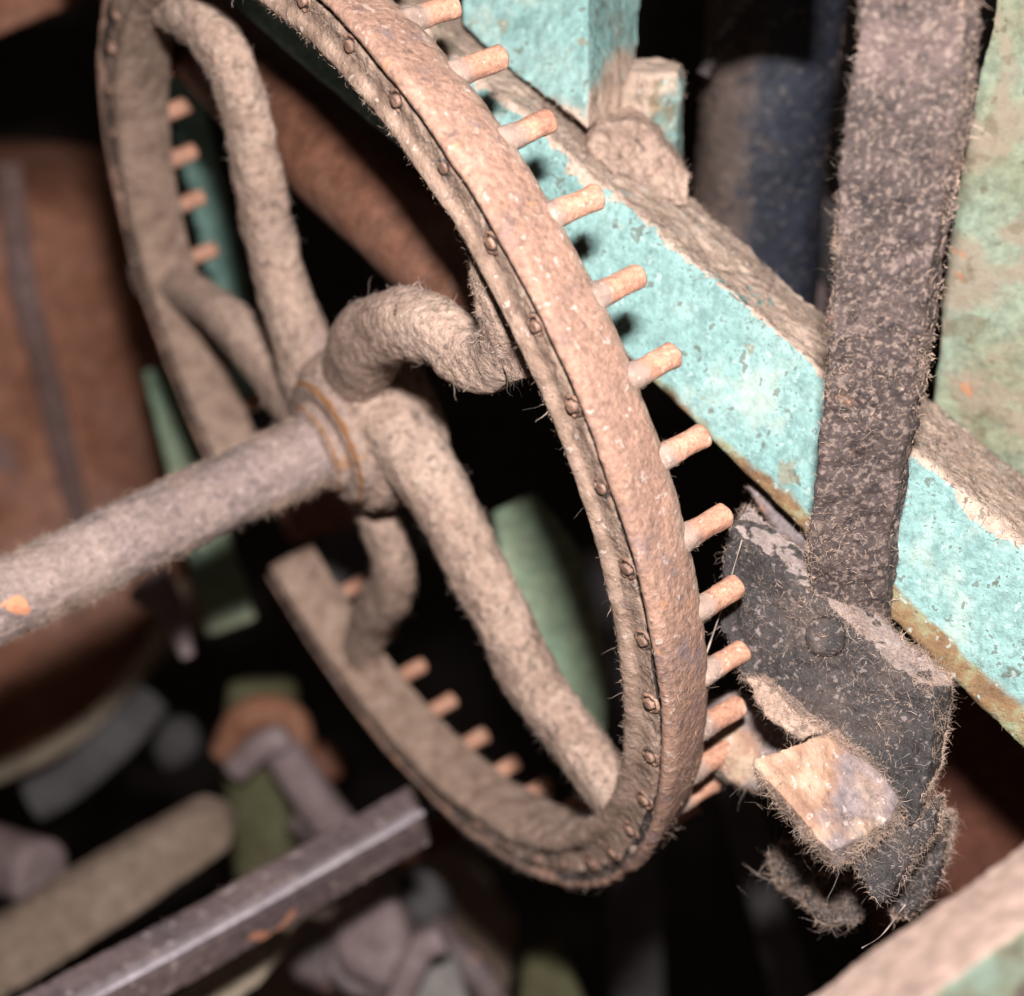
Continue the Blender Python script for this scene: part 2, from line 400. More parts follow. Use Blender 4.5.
M['bar'] = mat('rusty_square_bar', [(0.3, (0.072, 0.050, 0.054)), (0.5, (0.122, 0.083, 0.079)), (0.7, (0.194, 0.130, 0.115))], 5,
    spots=[(0.62, 0.03, 9, (0.50, 0.20, 0.11), 0.8)], fine=[(0.62, 0.05, 40, (0.38, 0.30, 0.28), 0.6)], bump=0.8, bscale=50, rough=0.5, spec=0.6)
M['baredge'] = mat('polished_bar_edge', [(0.35, (0.35, 0.29, 0.31)), (0.65, (0.50, 0.42, 0.43))], 8, bump=0.5, bscale=60, rough=0.4, metallic=0.2)
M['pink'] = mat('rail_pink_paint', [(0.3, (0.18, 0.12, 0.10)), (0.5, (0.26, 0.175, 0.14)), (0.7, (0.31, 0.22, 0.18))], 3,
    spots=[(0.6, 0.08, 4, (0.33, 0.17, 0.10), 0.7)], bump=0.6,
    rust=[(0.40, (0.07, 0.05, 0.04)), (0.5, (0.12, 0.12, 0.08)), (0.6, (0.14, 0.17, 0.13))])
M['copper'] = mat('copper_rust', [(0.35, (0.176, 0.068, 0.036)), (0.65, (0.304, 0.144, 0.088))], 5, bump=0.3)
M['mauve'] = mat('mauve_dust', [(0.35, (0.161, 0.112, 0.105)), (0.65, (0.260, 0.192, 0.186))], 5, bump=0.3, rough=0.5)
M['olive'] = mat('olive_paint', [(0.35, (0.070, 0.059, 0.028)), (0.65, (0.112, 0.108, 0.056))], 4, bump=0.3)
M['grey'] = mat('grey_iron', [(0.35, (0.064, 0.056, 0.056)), (0.65, (0.104, 0.092, 0.092))], 4, bump=0.3)
M['palegrey'] = mat('pale_grey_dust', [(0.35, (0.203, 0.180, 0.165)), (0.65, (0.285, 0.255, 0.232))], 4, bump=0.3)
M['dark'] = mat('unlit_backdrop', [(0.35, (0.02, 0.016, 0.014)), (0.65, (0.035, 0.026, 0.022))], 1, bump=0.3)  # near-black colour stands in for the unlit depth behind the machine

# ---------------------------------------------------------------- background structure
bv, bf = slab([(-1200, -900, 13), (2300, -900, 13), (2300, 2200, 13), (-1200, 2200, 13)], (0, 0, -0.3))
me = bpy.data.meshes.new('wall'); wv = W(bv); me.from_pydata([tuple(x) for x in wv], [], bf); me.materials.append(M['dark'])
wall = bpy.data.objects.new('wall', me); col.objects.link(wall); tag(wall, 'near-black backdrop sheet far behind the machine, dark to stand for unlit depth', 'wall', kind='structure')

# ---------------------------------------------------------------- turquoise frame beam
def line(x, a, s, x0): return a + s * (x - x0)
def beam_depth(x): return 3.03 - 0.0006 * (x - 560)
xs = [100, 440, 640, 820, 1000, 1200]
FB = empty('frame_beam', K(640, 380, 3.1))
tag(FB, 'turquoise painted iron beam sloping down to the right with thick brown dust on top', 'beam')
top_f = [(x, line(x, 196, 0.865, 620), beam_depth(x)) for x in xs]
low_f = [(x, line(x, 507, 0.985, 780) + 0.11 * max(0, 560 - x), beam_depth(x) + 0.03) for x in xs]
top_b = [(x + 6, line(x + 6, 241, 0.83, 740), beam_depth(x) + 0.26) for x in xs]
low_b = [(x + 4, line(x + 4, 500, 0.985, 780) + 0.11 * max(0, 560 - x), beam_depth(x) + 0.09) for x in xs]
# an angle section: front web and a top flange
web_in_top = [(p[0], p[1] + 22, p[2] + 0.075) for p in top_f]
flg_in = [(p[0], p[1] + 26, p[2]) for p in top_b]
sec = [[K(*top_f[i]), K(*low_f[i]), K(*low_b[i]), K(*web_in_top[i]), K(*flg_in[i]), K(*top_b[i])] for i in range(len(xs))]
bvv = np.array(sec).reshape(-1, 3); m_ = 6; bff = [tuple(range(m_ - 1, -1, -1)), tuple((len(xs) - 1) * m_ + k for k in range(m_))]
for i in range(len(xs) - 1):
    for k in range(m_): bff.append((i * m_ + k, i * m_ + (k + 1) % m_, (i + 1) * m_ + (k + 1) % m_, (i + 1) * m_ + k))
v, q = remesh(bvv, bff, 0.0065, 2)
def px(v): return 512 + F * v[:, 0] / -v[:, 2], 498 - F * v[:, 1] / -v[:, 2]
# distances measured along the beam's own section: height below the top arris, towards the lower edge
A0 = K(*top_f[2]); A1 = K(*top_f[4]); adir = (A1 - A0) / np.linalg.norm(A1 - A0); B0 = K(*low_f[2])
bdn = (B0 - A0) - ((B0 - A0) @ adir) * adir; bh = np.linalg.norm(bdn); bdn /= bh
def beam_h(v):
    return ((v - A0) @ bdn) / bh + 0.0
def up_face(v, n, lo=0.80, hi=0.93): return np.clip((n @ UPK - lo) / (hi - lo), 0, 1)
def beam_dust(v, n):
    h = beam_h(v); nn = noise(v, 9, 5, 3, 0.65) * 0.26
    t = np.clip(1 - (h + nn - 0.0) / 0.13, 0, 1)
    return np.maximum(t, up_face(v, n)) * 1.1
def beam_rust(v, n):
    h = beam_h(v); along = (v - A0) @ adir
    e = np.clip((h - 0.84) / 0.16, 0, 1)
    return np.clip(e * (0.30 + 0.75 * np.clip(noise(v, 2.3, 2, 8) + 0.3, 0, 1)), 0, 1)
FBb = build('beam', v, q, [M['teal'], M['lint'], M['lint_dark']], FB,
    disp=[(0.006, 6, 4, 1), (0.013, 6, 3, 2, '', lambda v, n: beam_dust(v, n)), (0.0055, 55, 3, 5, '', lambda v, n: beam_dust(v, n)), (0.0022, 40, 2, 9)],
    dust=beam_dust, attrs={'rust': beam_rust},
    lint=[(9000, 0.022, 0.0014, 0.25, 1.2, lambda v, n: beam_dust(v, n) * (v[:, 2] > -4)), (2600, 0.03, 0.0016, 0.08, 0.8, lambda v, n: beam_dust(v, n), 2),
          (3000, 0.026, 0.0026, 0.10, 1.0, lambda v, n: np.clip(1 - beam_h(v), 0, 1) ** 2 * (n[:, 2] > 0.3), 2), (4500, 0.020, 0.0022, 0.10, 1.0, lambda v, n: (n[:, 2] > 0.3) * np.clip(noise(v, 6, 2, 77) + 0.25, 0, 1), 2)])

# upright bracket standing on the beam
fr = [(462, -60, 3.20), (588, -60, 3.09), (588, 130, 3.09), (520, 80, 3.14), (462, 26, 3.20)]
bk = [(520, -70, 3.48), (640, -60, 3.30), (638, 100, 3.30), (590, 60, 3.38), (520, 0, 3.48)]
v, f = prism([K(*p) for p in fr], [K(*p) for p in bk]); v, q = remesh(v, f, 0.0055, 2)
def br_dust(v, n):
    x, y = 0, 0
    h = (v - K(588, 127, 3.09)) @ UPK
    return np.clip(0.62 - h * 5.5 + np.clip(n[:, 0], 0, 1) * 0.22, 0, 0.75) + up_face(v, n) * 0.6
build('bracket', v, q, [M['teal'], M['lint'], M['lint_dark']], FB, disp=[(0.007, 9, 4, 11), (0.004, 30, 3, 12)], dust=br_dust,
    attrs={'rust': lambda v, n: np.clip(n[:, 0], 0, 1) * 0.35}, lint=[(1500, 0.02, 0.0014, 0.2, 1.2, br_dust), (250, 0.03, 0.0016, 0.2, 1.0, None, 2)])
# hexagonal nut and its dust-covered foot
def hexa(c, r, up, h, top=0.8):
    u = np.cross(up, [0, 0, 1.0]); u /= np.linalg.norm(u); w_ = np.cross(up, u)
    L = []
    for hh, rr in ((0, r), (h * 0.82, r), (h, r * top)):
        L.append([c + up * hh + rr * (math.cos(a) * u + math.sin(a) * w_) for a in np.arange(6) * math.pi / 3 + 0.3])
    V = sum(L, []); Fc = [tuple(range(5, -1, -1)), tuple(range(12, 18))]
    for i in range(2):
        for k in range(6): Fc.append((i * 6 + k, i * 6 + (k + 1) % 6, i * 6 + 6 + (k + 1) % 6, i * 6 + 6 + k))
    return np.array(V), Fc
v, f = hexa(K(650, 165, 3.30), 0.066, UPK, 0.20); v, q = remesh(v, f, 0.005, 3)
build('nut', v, q, [M['teal'], M['lint']], FB, disp=[(0.009, 12, 4, 21)], dust=lambda v, n: np.clip(0.50 + 0.35 * (n @ UPK) - 0.25 * n[:, 0], 0, 1), attrs={'rust': lambda v, n: 0.5 + 0 * v[:, 0]},
    lint=[(900, 0.018, 0.0014, 0.3, 1.2)])
v, f = join(slab([(600, 120, 3.10), (640, 118, 3.12), (672, 150, 3.12), (694, 174, 3.12), (690, 210, 3.12), (640, 205, 3.06), (590, 150, 3.06)], (0.0, 0.05, -0.16)))
v, q = remesh(v, f, 0.0055, 6)
build('washer_plate', v, q, [M['felt'], M['lint'], M['lint_dark']], FB, disp=[(0.030, 9, 4, 31), (0.012, 34, 3, 32)], lint=[(2600, 0.02, 0.0014, 0.3, 1.2), (700, 0.025, 0.0015, 0.1, 1.0, None, 2)])

# ---------------------------------------------------------------- green upright behind the strap
v, f = slab([(1010, -80, 2.95), (1120, -80, 2.9), (1120, 560, 3.15), (1030, 485, 3.14), (930, 408, 3.2), (955, 200, 3.07)], (0.05, 0.0, -0.12))
v, q = remesh(v, f, 0.008, 2)
ob = build('upright_plate', v, q, [M['green'], M['lint']], disp=[(0.012, 5, 4, 41), (0.004, 30, 2, 42)], lint=[(1500, 0.02, 0.0014, 0.2, 1.2)])
tag(ob, 'faded yellow-green painted upright plate at the right edge behind the dark strap', 'plate')
v, f = slab([(1006, 330, 2.99), (1120, 300, 2.9), (1120, 545, 3.02), (1012, 462, 3.02)], (0.02, 0, -0.05)); v, q = remesh(v, f, 0.007, 2)

# ---------------------------------------------------------------- dark strap (post)
Lp = [(860, -60, 2.30), (856, 30, 2.36), (850, 90, 2.40), (836, 200, 2.49), (829, 300, 2.57), (821, 420, 2.67), (811, 520, 2.75), (806, 610, 2.83)]
Rp = [(888, 690, 2.86), (895, 610, 2.81), (906, 530, 2.74), (917, 440, 2.66), (936, 330, 2.58), (957, 215, 2.49), (976, 90, 2.39), (983, 0, 2.33), (986, -60, 2.28)]
Rp = [(x - 13, y, d) for x, y, d in Rp]; v, f = slab(Lp + Rp, (0.03, 0.01, -0.045)); v, q = remesh(v, f, 0.0048, 3)
ob = build('hanging_strap', v, q, [M['post'], M['lint'], M['lint_dark'], M['lint_pale']], origin=K(852, 640, 2.8),
    disp=[(0.010, 5, 3, 51), (0.010, 18, 4, 52), (0.004, 60, 2, 53)],
    lint=[(5500, 0.018, 0.0034, 0.10, 1.3), (4200, 0.024, 0.0018, 0.15, 1.5), (4000, 0.030, 0.0018, 0.1, 1.4, None, 2), (40, 0.08, 0.0016, 0.45, 1.6, None, 3),
          (1100, 0.026, 0.0018, 0.35, 1.6, lambda v, n: (n[:, 0] < -0.5) * np.clip(noise(v, 9, 3, 55), 0, 1))])
tag(ob, 'long dark flat iron strap furred with lint, crossing in front of the turquoise beam', 'strap')

# ---------------------------------------------------------------- pin wheel
C = np.array([-0.34538638, 0.12802748, -3.46052561]); AX = np.array([0.81269774, 0.42421027, -0.39945969]); AX /= np.linalg.norm(AX)
E1 = np.cross([0, 1.0, 0], AX); E1 /= np.linalg.norm(E1); E2 = np.cross(AX, E1)
WID, PINL = 0.1198, 0.0832
def RP(th, r, off):
    th = np.asarray(th, float); r = np.asarray(r, float); off = np.asarray(off, float)
    return C + r[..., None] * (np.cos(th)[..., None] * E1 + np.sin(th)[..., None] * E2) + off[..., None] * AX
def onplane(x, y, off):
    d = np.array([(x - 512) / F, -(y - 498) / F, -1.0]); C2 = C + off * AX
    return d * ((C2 @ AX) / (d @ AX))
WH = empty('pin_wheel', C)
tag(WH, 'large rusty wheel with short pins round its ring, curved dusty spokes and a round shaft', 'wheel')

prof = np.array([(0.930, 0.112), (0.922, 0.080), (0.918, 0.045), (0.922, 0.010), (0.931, -0.006), (0.944, -0.012), (0.956, -0.008), (0.963, 0.000), (0.972, 0.003), (0.990, 0.003),
        (1.008, 0.003), (1.016, 0.010), (1.021, 0.014), (1.024, 0.008), (1.027, -0.001), (1.033, -0.005), (1.040, -0.005), (1.047, 0.002), (1.050, 0.012), (1.0440, 0.035),
        (1.030, 0.075), (1.018, 0.103), (1.008, 0.1165), (1.000, 0.1195), (0.980, 0.1205), (0.945, 0.1195)])
pc = np.vstack([prof, prof[:1]]); dl = np.r_[0, np.cumsum(np.linalg.norm(np.diff(pc, axis=0), axis=1))]
NP = 96; tt = np.linspace(0, dl[-1], NP, endpoint=False)
pr = np.interp(tt, dl, pc[:, 0]); po = np.interp(tt, dl, pc[:, 1])
GAP0, GAP1 = math.radians(-20.5), math.radians(-2)      # a piece of the ring is missing below the shaft
NT = 1500; th = np.linspace(GAP1, 2 * np.pi + GAP0, NT)
TH, PR = np.meshgrid(th, pr, indexing='ij'); _, PO = np.meshgrid(th, po, indexing='ij')
# the inner half of the face and the outer band are two castings that do not run quite true
wob = noise(np.stack([np.cos(th) * 3, np.sin(th) * 3, 0 * th], 1), 1, 3, 5)
V = RP(TH, PR + 0.004 * wob[:, None] * (PR < 1.0), PO)
c0, c1 = V[0].mean(0), V[-1].mean(0)
V = np.concatenate([np.stack([c0 + (V[0] - c0) * t for t in (0.002, 0.5)]), V, np.stack([c1 + (V[-1] - c1) * t for t in (0.5, 0.002)])])
v = V.reshape(-1, 3); NV = len(V); i = np.arange(NV - 1)[:, None] * NP; i2 = i + NP; j = np.arange(NP)[None]; j2 = (j + 1) % NP
q = np.stack([i + j, i + j2, i2 + j2, i2 + j], -1).reshape(-1, 4)
def rad_off(v):
    d = v - C; o = d @ AX; p_ = d - o[:, None] * AX; return np.linalg.norm(p_, axis=1), o
def rim_dust(v, n):
    r, o = rad_off(v)
    inner = np.clip((1.03 - r) / 0.03, 0, 1)                # the recessed face and the inner wall hold dust
    return np.clip(0.16 + 0.75 * inner + 0.12 * (n @ UPK), 0, 1)
_nn = normals(v, q)
_r, _o = rad_off(v); sgn = np.mean(np.einsum('ij,ij->i', _nn[2 * NP:-2 * NP], RP(TH, PR, PO).reshape(-1, 3) - RP(TH, np.full_like(TH, 0.985), np.full_like(TH, 0.05)).reshape(-1, 3)))
if sgn < 0: q = q[:, ::-1].copy()
def rim_grime(v, n):
    r, o = rad_off(v); d = v - C; a = np.arctan2(d @ E2, d @ E1)
    k = (a - TH0 + math.pi / 45) % (2 * math.pi / 45) - math.pi / 45        # dirt packed round every pin end
    ring = np.clip(1.25 - np.hypot(k, r - 0.995) / 0.024, 0, 1)
    crack = np.clip(1 - np.abs(r - 1.019) / 0.017, 0, 1) * (0.62 + 0.85 * np.clip(0.5 + noise(v, 11, 3, 66), 0, 1))
    return np.maximum(ring * 0.95, crack) * (o < 0.03)
TH0 = math.radians(147.45)
def groove(v, n):
    r, o = rad_off(v); return np.clip(1 - np.abs(r - 1.0) / 0.03, 0, 1) * (o < 0.05)
def inner_edge(v, n):
    r, o = rad_off(v); return ((r < 0.945) & (o < 0.03)) * 1.0
def inner_wall(v, n):
    r, o = rad_off(v); return (r < 0.94) * 1.0
def low_part(v, n):                                          # lint collects along the lowest part of the ring
    return np.clip(-(((v - C) @ E2) + 0.75) * 4, 0, 1)
rim = build('rim', v, q, [M['rim'], M['lint'], M['lint_dark'], M['lint_pale']], WH, hollow='keep',
    disp=[(0.0035, 8, 3, 61), (0.0036, 26, 3, 62, '', lambda v, n: 0.3 + groove(v, n) * 1.3 + inner_edge(v, n) * 0.4), (0.0022, 85, 2, 63, '', lambda v, n: 0.4 + groove(v, n)), (0.010, 18, 3, 64, '', lambda v, n: low_part(v, n) * 0.8)],
    dust=rim_dust, attrs={'grime': rim_grime},
    lint=[(3200, 0.014, 0.0012, 0.35, 1.3, inner_edge), (3500, 0.018, 0.0013, 0.2, 1.3, groove), (1400, 0.022, 0.0015, 0.15, 1.2, groove, 2),
          (5000, 0.014, 0.0011, 0.2, 1.2, None), (4000, 0.016, 0.0012, 0.3, 1.3, inner_wall), (1800, 0.026, 0.0015, 0.45, 1.3, low_part, 3), (130, 0.040, 0.0014, 0.7, 1.3, inner_edge, 3)])

# pins: two variants copied round the ring
def pin_mesh(seed):
    n = 26; path = np.stack([np.zeros(n), np.zeros(n), np.linspace(-0.012, PINL - 0.006, n)], 1)
    v, q = tube(path, 0.0203 * (1 - 0.03 * np.linspace(0, 1, n)), up=(0, 1, 0), nseg=28)
    nn = normals(v, q)
    if (nn * (v * [1, 1, 0])).sum() < 0: q = q[:, ::-1].copy(); nn = -nn
    d = 0.0024 * noise(v, 30, 3, seed) + 0.0006 * noise(v, 110, 2, seed + 3)
    root = np.clip(1 - (v[:, 2]) / 0.03, 0, 1); d = d + root ** 2 * 0.002 * (1 + noise(v, 50, 2, seed + 5))
    v = v + nn * d[:, None]
    idx = rng.choice(len(v), 260, p=(0.4 + 3 * root) / (0.4 + 3 * root).sum())
    fv, fq = fibres(v[idx], nn[idx], 0.011, 0.0011, 0.3, 1.2)
    me = make_mesh('pin', np.concatenate([v, fv]) * S, np.concatenate([q, fq + len(v)]))
    mi = np.r_[np.zeros(len(q)), np.ones(len(fq))].astype(np.int32)
    if len(me.polygons) == len(mi): me.polygons.foreach_set('material_index', mi)
    me.polygons.foreach_set('use_smooth', np.ones(len(me.polygons), dtype=bool))
    at = me.attributes.new('dust', 'FLOAT', 'POINT'); full = np.zeros(len(me.vertices), dtype=np.float32)
    full[:len(v)] = np.clip(0.70 - v[:, 2] / PINL * 0.95, 0, 1); at.data.foreach_set('value', full)
    me.materials.append(M['pin']); me.materials.append(M['lint']); return me
def rivet_mesh(seed):
    n = 7; path = np.stack([np.zeros(n), np.zeros(n), np.linspace(0.010, -0.0035, n)], 1)
    v, q = tube(path, 0.0125, 0.0095, up=(0, 1, 0), nseg=20)
    nn = normals(v, q)
    if (nn * (v * [1, 1, 0])).sum() < 0: q = q[:, ::-1].copy(); nn = -nn
    v = v + nn * (0.0015 * noise(v, 60, 2, seed))[:, None]
    # a raised lip of dirt round the end
    a = np.linspace(0, 2 * np.pi, 40, endpoint=False); lip = np.stack([0.0205 * np.cos(a), 0.0165 * np.sin(a), 0.0015 + 0.003 * noise(np.stack([np.cos(a), np.sin(a), a * 0], 1), 2, 2, seed)], 1)
    T = np.roll(lip, -1, 0) - np.roll(lip, 1, 0); T /= np.linalg.norm(T, axis=1)[:, None]; Z = np.array([0, 0, 1.0]); U = np.cross(Z, T)
    b = np.linspace(0, 2 * np.pi, 8, endpoint=False)
    lv = (lip[:, None] + 0.0035 * (np.cos(b)[None, :, None] * U[:, None] + np.sin(b)[None, :, None] * Z)).reshape(-1, 3)
    i = np.arange(40)[:, None] * 8; i2 = ((np.arange(40) + 1) % 40)[:, None] * 8; j = np.arange(8)[None]; j2 = (j + 1) % 8
    lq = np.stack([i + j, i + j2, i2 + j2, i2 + j], -1).reshape(-1, 4) + len(v)
    lv = lv + (rng.normal(size=lv.shape) * 0.0006)
    me = make_mesh('rivet', np.concatenate([v, lv]) * S, np.concatenate([q, lq]))
    me.polygons.foreach_set('use_smooth', np.ones(len(me.polygons), dtype=bool))
    me.materials.append(M['rivet']); return me
pins = [pin_mesh(s_) for s_ in (3, 17, 29)]; rivs = [rivet_mesh(s_) for s_ in (2, 9, 14, 31)]
pin0 = bpy.data.objects.new('pin', pins[0]); riv0 = bpy.data.objects.new('pin_end', rivs[0])
PH, DT = None, None
PH = 0.571; DT = -0.1402949
# canonical frame: E1 here is built from the flipped axis, so recover the phase from the first rivet seen
_d = onplane(401, 102, 0) - C; TH0 = math.radians(147.45)
rr = random.Random(4)
for k in range(45):
    t = TH0 + k * 2 * math.pi / 45
    if k and GAP0 - 0.02 < (t + math.pi) % (2 * math.pi) - math.pi < GAP1 + 0.02: continue
    jit = rr.uniform(-0.004, 0.004)
    pos = RP(t + jit, 1.0, WID); p_ = pin0 if k == 0 else pin0.copy(); col.objects.link(p_)
    p_.data = pins[k % 3]
    zc = AX + E1 * rr.uniform(-0.035, 0.035) + E2 * rr.uniform(-0.035, 0.035); zc /= np.linalg.norm(zc)
    xc = np.cross(E2, zc); xc /= np.linalg.norm(xc); yc = np.cross(zc, xc)
    a_ = rr.uniform(0, 6.28); x2 = xc * math.cos(a_) + yc * math.sin(a_); y2 = np.cross(zc, x2)
    R3 = RW @ np.stack([x2, y2, zc], 1); loc = W(pos) - np.array(WH['_org'])
    mw = Matrix([[*R3[0], loc[0]], [*R3[1], loc[1]], [*R3[2], loc[2]], [0, 0, 0, 1]])
    p_.parent = WH; p_.matrix_local = mw
    r_ = riv0 if k == 0 else riv0.copy(); col.objects.link(r_); r_.data = rivs[k % 4]; r_.parent = p_
    # local position of the pin's front end
    ploc = RP(t + jit, 0.995 + rr.uniform(-0.002, 0.002), 0.003); wl = W(ploc) - np.array(WH['_org'])
    R4 = RW @ np.stack([E1, E2, AX], 1); w4 = Matrix([[*R4[0], wl[0]], [*R4[1], wl[1]], [*R4[2], wl[2]], [0, 0, 0, 1]])
    r_.matrix_local = mw.inverted() @ w4

# spokes: centre lines traced on the wheel's own middle plane
def spoke(pts, radii, off=0.055, seed=0, n=110, lint=1.0, flat=0.8, offs=None):
    P = [onplane(x, y, (offs[i] if offs else off)) for i, (x, y) in enumerate(pts)]
    path = spline(P, n); u = np.linspace(0, 1, n); rad = 0.87 * np.interp(u, np.linspace(0, 1, len(radii)), radii)
    v, q = tube(path, rad, rad * flat, up=tuple(AX), nseg=84, cap=True)
    return build('spoke', v, q, [M['felt'], M['lint'], M['lint_dark'], M['lint_pale']], WH,
        disp=[(0.009, 7, 3, seed), (0.0055, 20, 3, seed + 1), (0.0036, 85, 3, seed + 2)],
        lint=[(int(5500 * lint), 0.012, 0.0012, 0.35, 1.6), (int(1500 * lint), 0.022, 0.0013, 0.12, 1.2, None, 2), (int(380 * lint), 0.034, 0.0013, 0.55, 1.4, None, 3)])
spoke([(318, 400), (300, 340), (272, 250), (256, 165), (238, 85), (208, 30), (165, 2), (128, -10)], [0.10, 0.085, 0.070, 0.066, 0.064, 0.062, 0.060, 0.06], seed=100)
spoke([(320, 420), (275, 375), (235, 325), (200, 298), (172, 284), (150, 276)], [0.10, 0.072, 0.064, 0.062, 0.064, 0.07], seed=110)
spoke([(372, 450), (356, 400), (362, 350), (394, 326), (432, 330), (464, 354), (490, 362), (506, 346), (502, 318), (492, 284), (482, 250)], [0.05, 0.08, 0.085, 0.078, 0.070, 0.066, 0.064, 0.058, 0.046, 0.036, 0.02], seed=120, offs=[0.06, 0.04, 0.03, 0.02, 0.03, 0.04, 0.05, 0.05, 0.04, 0.035, 0.03], lint=1.0)
spoke([(345, 430), (392, 432), (440, 500), (487, 590), (532, 680), (578, 745), (615, 792), (650, 838)], [0.10, 0.105, 0.086, 0.078, 0.074, 0.072, 0.070, 0.07], seed=130, lint=1.1)
spoke([(355, 470), (378, 520), (392, 560), (388, 596), (368, 625), (364, 660), (385, 706)], [0.075, 0.060, 0.058, 0.058, 0.062, 0.058, 0.05], seed=140)
# webs where the spokes meet the ring
v, f = slab([(488, 262, 2.66), (512, 290, 2.64), (545, 372, 2.66), (508, 385, 2.74), (484, 330, 2.76)], (0.06, 0.03, -0.03)); v, q = remesh(v, f, 0.0045, 6)
build('web', v, q, [M['felt'], M['lint'], M['lint_dark']], WH, disp=[(0.006, 16, 3, 151), (0.004, 50, 3, 152)], lint=[(1500, 0.02, 0.0013, 0.3, 1.3), (1200, 0.03, 0.0014, 0.2, 1.0, None, 2)])

# hub, boss rings and shaft
def lathe_ax(prof, nseg=160, sub=None):
    """(radius, offset) profile turned about the wheel's axis"""
    P = np.array(prof, float); d = np.r_[0, np.cumsum(np.linalg.norm(np.diff(P, axis=0), axis=1))]
    n = sub or max(8, int(d[-1] / 0.006)); t = np.linspace(0, d[-1], n); r = np.interp(t, d, P[:, 0]); o = np.interp(t, d, P[:, 1])
    a = np.linspace(0, 2 * np.pi, nseg, endpoint=False)
    A_, R_ = np.meshgrid(a, r, indexing='ij'); _, O_ = np.meshgrid(a, o, indexing='ij')
    V = RP(A_, R_, O_).reshape(-1, 3); i = np.arange(nseg)[:, None] * n; i2 = ((np.arange(nseg) + 1) % nseg)[:, None] * n; j = np.arange(n - 1)[None]
    return V, np.stack([i + j, i + j + 1, i2 + j + 1, i2 + j], -1).reshape(-1, 4)
v, q = lathe_ax([(0.001, -0.02), (0.14, -0.02), (0.165, -0.008), (0.180, 0.03), (0.182, 0.09), (0.165, 0.15), (0.13, 0.17), (0.001, 0.17)])
build('hub', v, q, [M['felt'], M['lint'], M['lint_dark']], WH, disp=[(0.008, 8, 3, 161), (0.005, 25, 3, 162), (0.003, 60, 2, 163)], lint=[(5000, 0.015, 0.0012, 0.25, 1.3)])
v, q = lathe_ax([(0.001, -0.046), (0.126, -0.046), (0.138, -0.040), (0.143, -0.028), (0.144, -0.01), (0.14, 0.02), (0.001, 0.02)])
build('boss', v, q, [M['boss'], M['lint']], WH, attrs={'grime': lambda v, n: np.clip(1 - np.abs(rad_off(v)[0] - 0.134) / 0.012, 0, 1) * 0.8}, disp=[(0.003, 12, 3, 171), (0.002, 50, 2, 172)], lint=[(1800, 0.013, 0.0011, 0.25, 1.2)])
v, q = lathe_ax([(0.001, -0.074), (0.086, -0.074), (0.095, -0.068), (0.099, -0.058), (0.099, -0.03), (0.001, -0.03)])
build('collar', v, q, [M['boss'], M['lint']], WH, attrs={'grime': lambda v, n: np.clip(1 - np.abs(rad_off(v)[0] - 0.094) / 0.008, 0, 1) * 0.7}, disp=[(0.003, 12, 3, 181), (0.002, 50, 2, 182)], lint=[(1200, 0.013, 0.0011, 0.25, 1.2)])
v, q = lathe_ax([(0.001, -1.3), (0.0745, -1.3), (0.0745, -0.05), (0.001, -0.05)], nseg=150)
def under(v, n): return np.clip(0.25 + np.abs(n @ UPK), 0, 2)
SH = lambda v, n: np.clip(1.0 * 1.5 - np.linalg.norm((v - K(16, 604, 3.1))[:, :2], axis=1) / 0.020 + 0.7 * noise(v, 40, 3, 4), 0, 1)
build('shaft', v, q, [M['shaft'], M['lint'], M['lint_dark'], M['lint_pale']], WH, attrs={'rust': SH}, disp=[(0.003, 7, 3, 191), (0.0045, 24, 3, 192), (0.0030, 60, 2, 193)],
    lint=[(11000, 0.016, 0.0012, 0.3, 1.3, lambda v, n: (v[:, 0] > -1.35) * under(v, n)), (1500, 0.024, 0.0013, 0.15, 1.3, lambda v, n: (v[:, 0] > -1.35) * 1.0, 2), (700, 0.032, 0.0013, 0.5, 1.5, lambda v, n: (v[:, 0] > -1.35) * 1.0, 3),
          (5000, 0.030, 0.0014, 0.35, 1.7, lambda v, n: (v[:, 0] > -1.35) * ((n[:, 1] < -0.6) + 0.6 * (n[:, 1] > 0.75)) * np.clip(0.4 + noise(v, 8, 2, 9), 0, 1))])

# ---------------------------------------------------------------- black angle bracket right of the wheel
AB = empty('angle_bracket', K(840, 820, 2.75))
tag(AB, 'black lint-covered angle iron bracket under the lower end of the dark strap', 'bracket')
pts = [(728, 528, 2.86), (780, 570, 2.83), (838, 618, 2.80), (893, 668, 2.77), (934, 706, 2.745), (932, 750, 2.74), (924, 790, 2.74), (912, 832, 2.74), (893, 806, 2.76), (830, 752, 2.80), (780, 705, 2.84), (742, 680, 2.87), (720, 630, 2.88), (718, 580, 2.88)]
v, f = slab(pts, (0.036, 0.045, -0.030)); v, q = remesh(v, f, 0.0045, 2)
edge_top = lambda v, n: np.clip((n @ (UPK * 0.6 + np.array([0.5, 0.4, 0])) - 0.62) / 0.2, 0, 1)
build('plate', v, q, [M['black'], M['lint'], M['lint_dark'], M['lint_pale']], AB, disp=[(0.006, 7, 3, 201), (0.006, 20, 3, 202), (0.003, 60, 2, 203)],
    dust=lambda v, n: np.clip(0.15 + edge_top(v, n) * 0.9, 0, 1),
    lint=[(3200, 0.024, 0.0013, 0.18, 1.2), (1500, 0.024, 0.0014, 0.3, 1.4, edge_top), (350, 0.05, 0.0013, 0.35, 1.5, None, 3),
          (2200, 0.022, 0.0014, 0.4, 1.7, lambda v, n: (np.abs(n[:, 2]) < 0.55) * 1.0), (1500, 0.03, 0.0016, 0.15, 1.2, None, 2)])
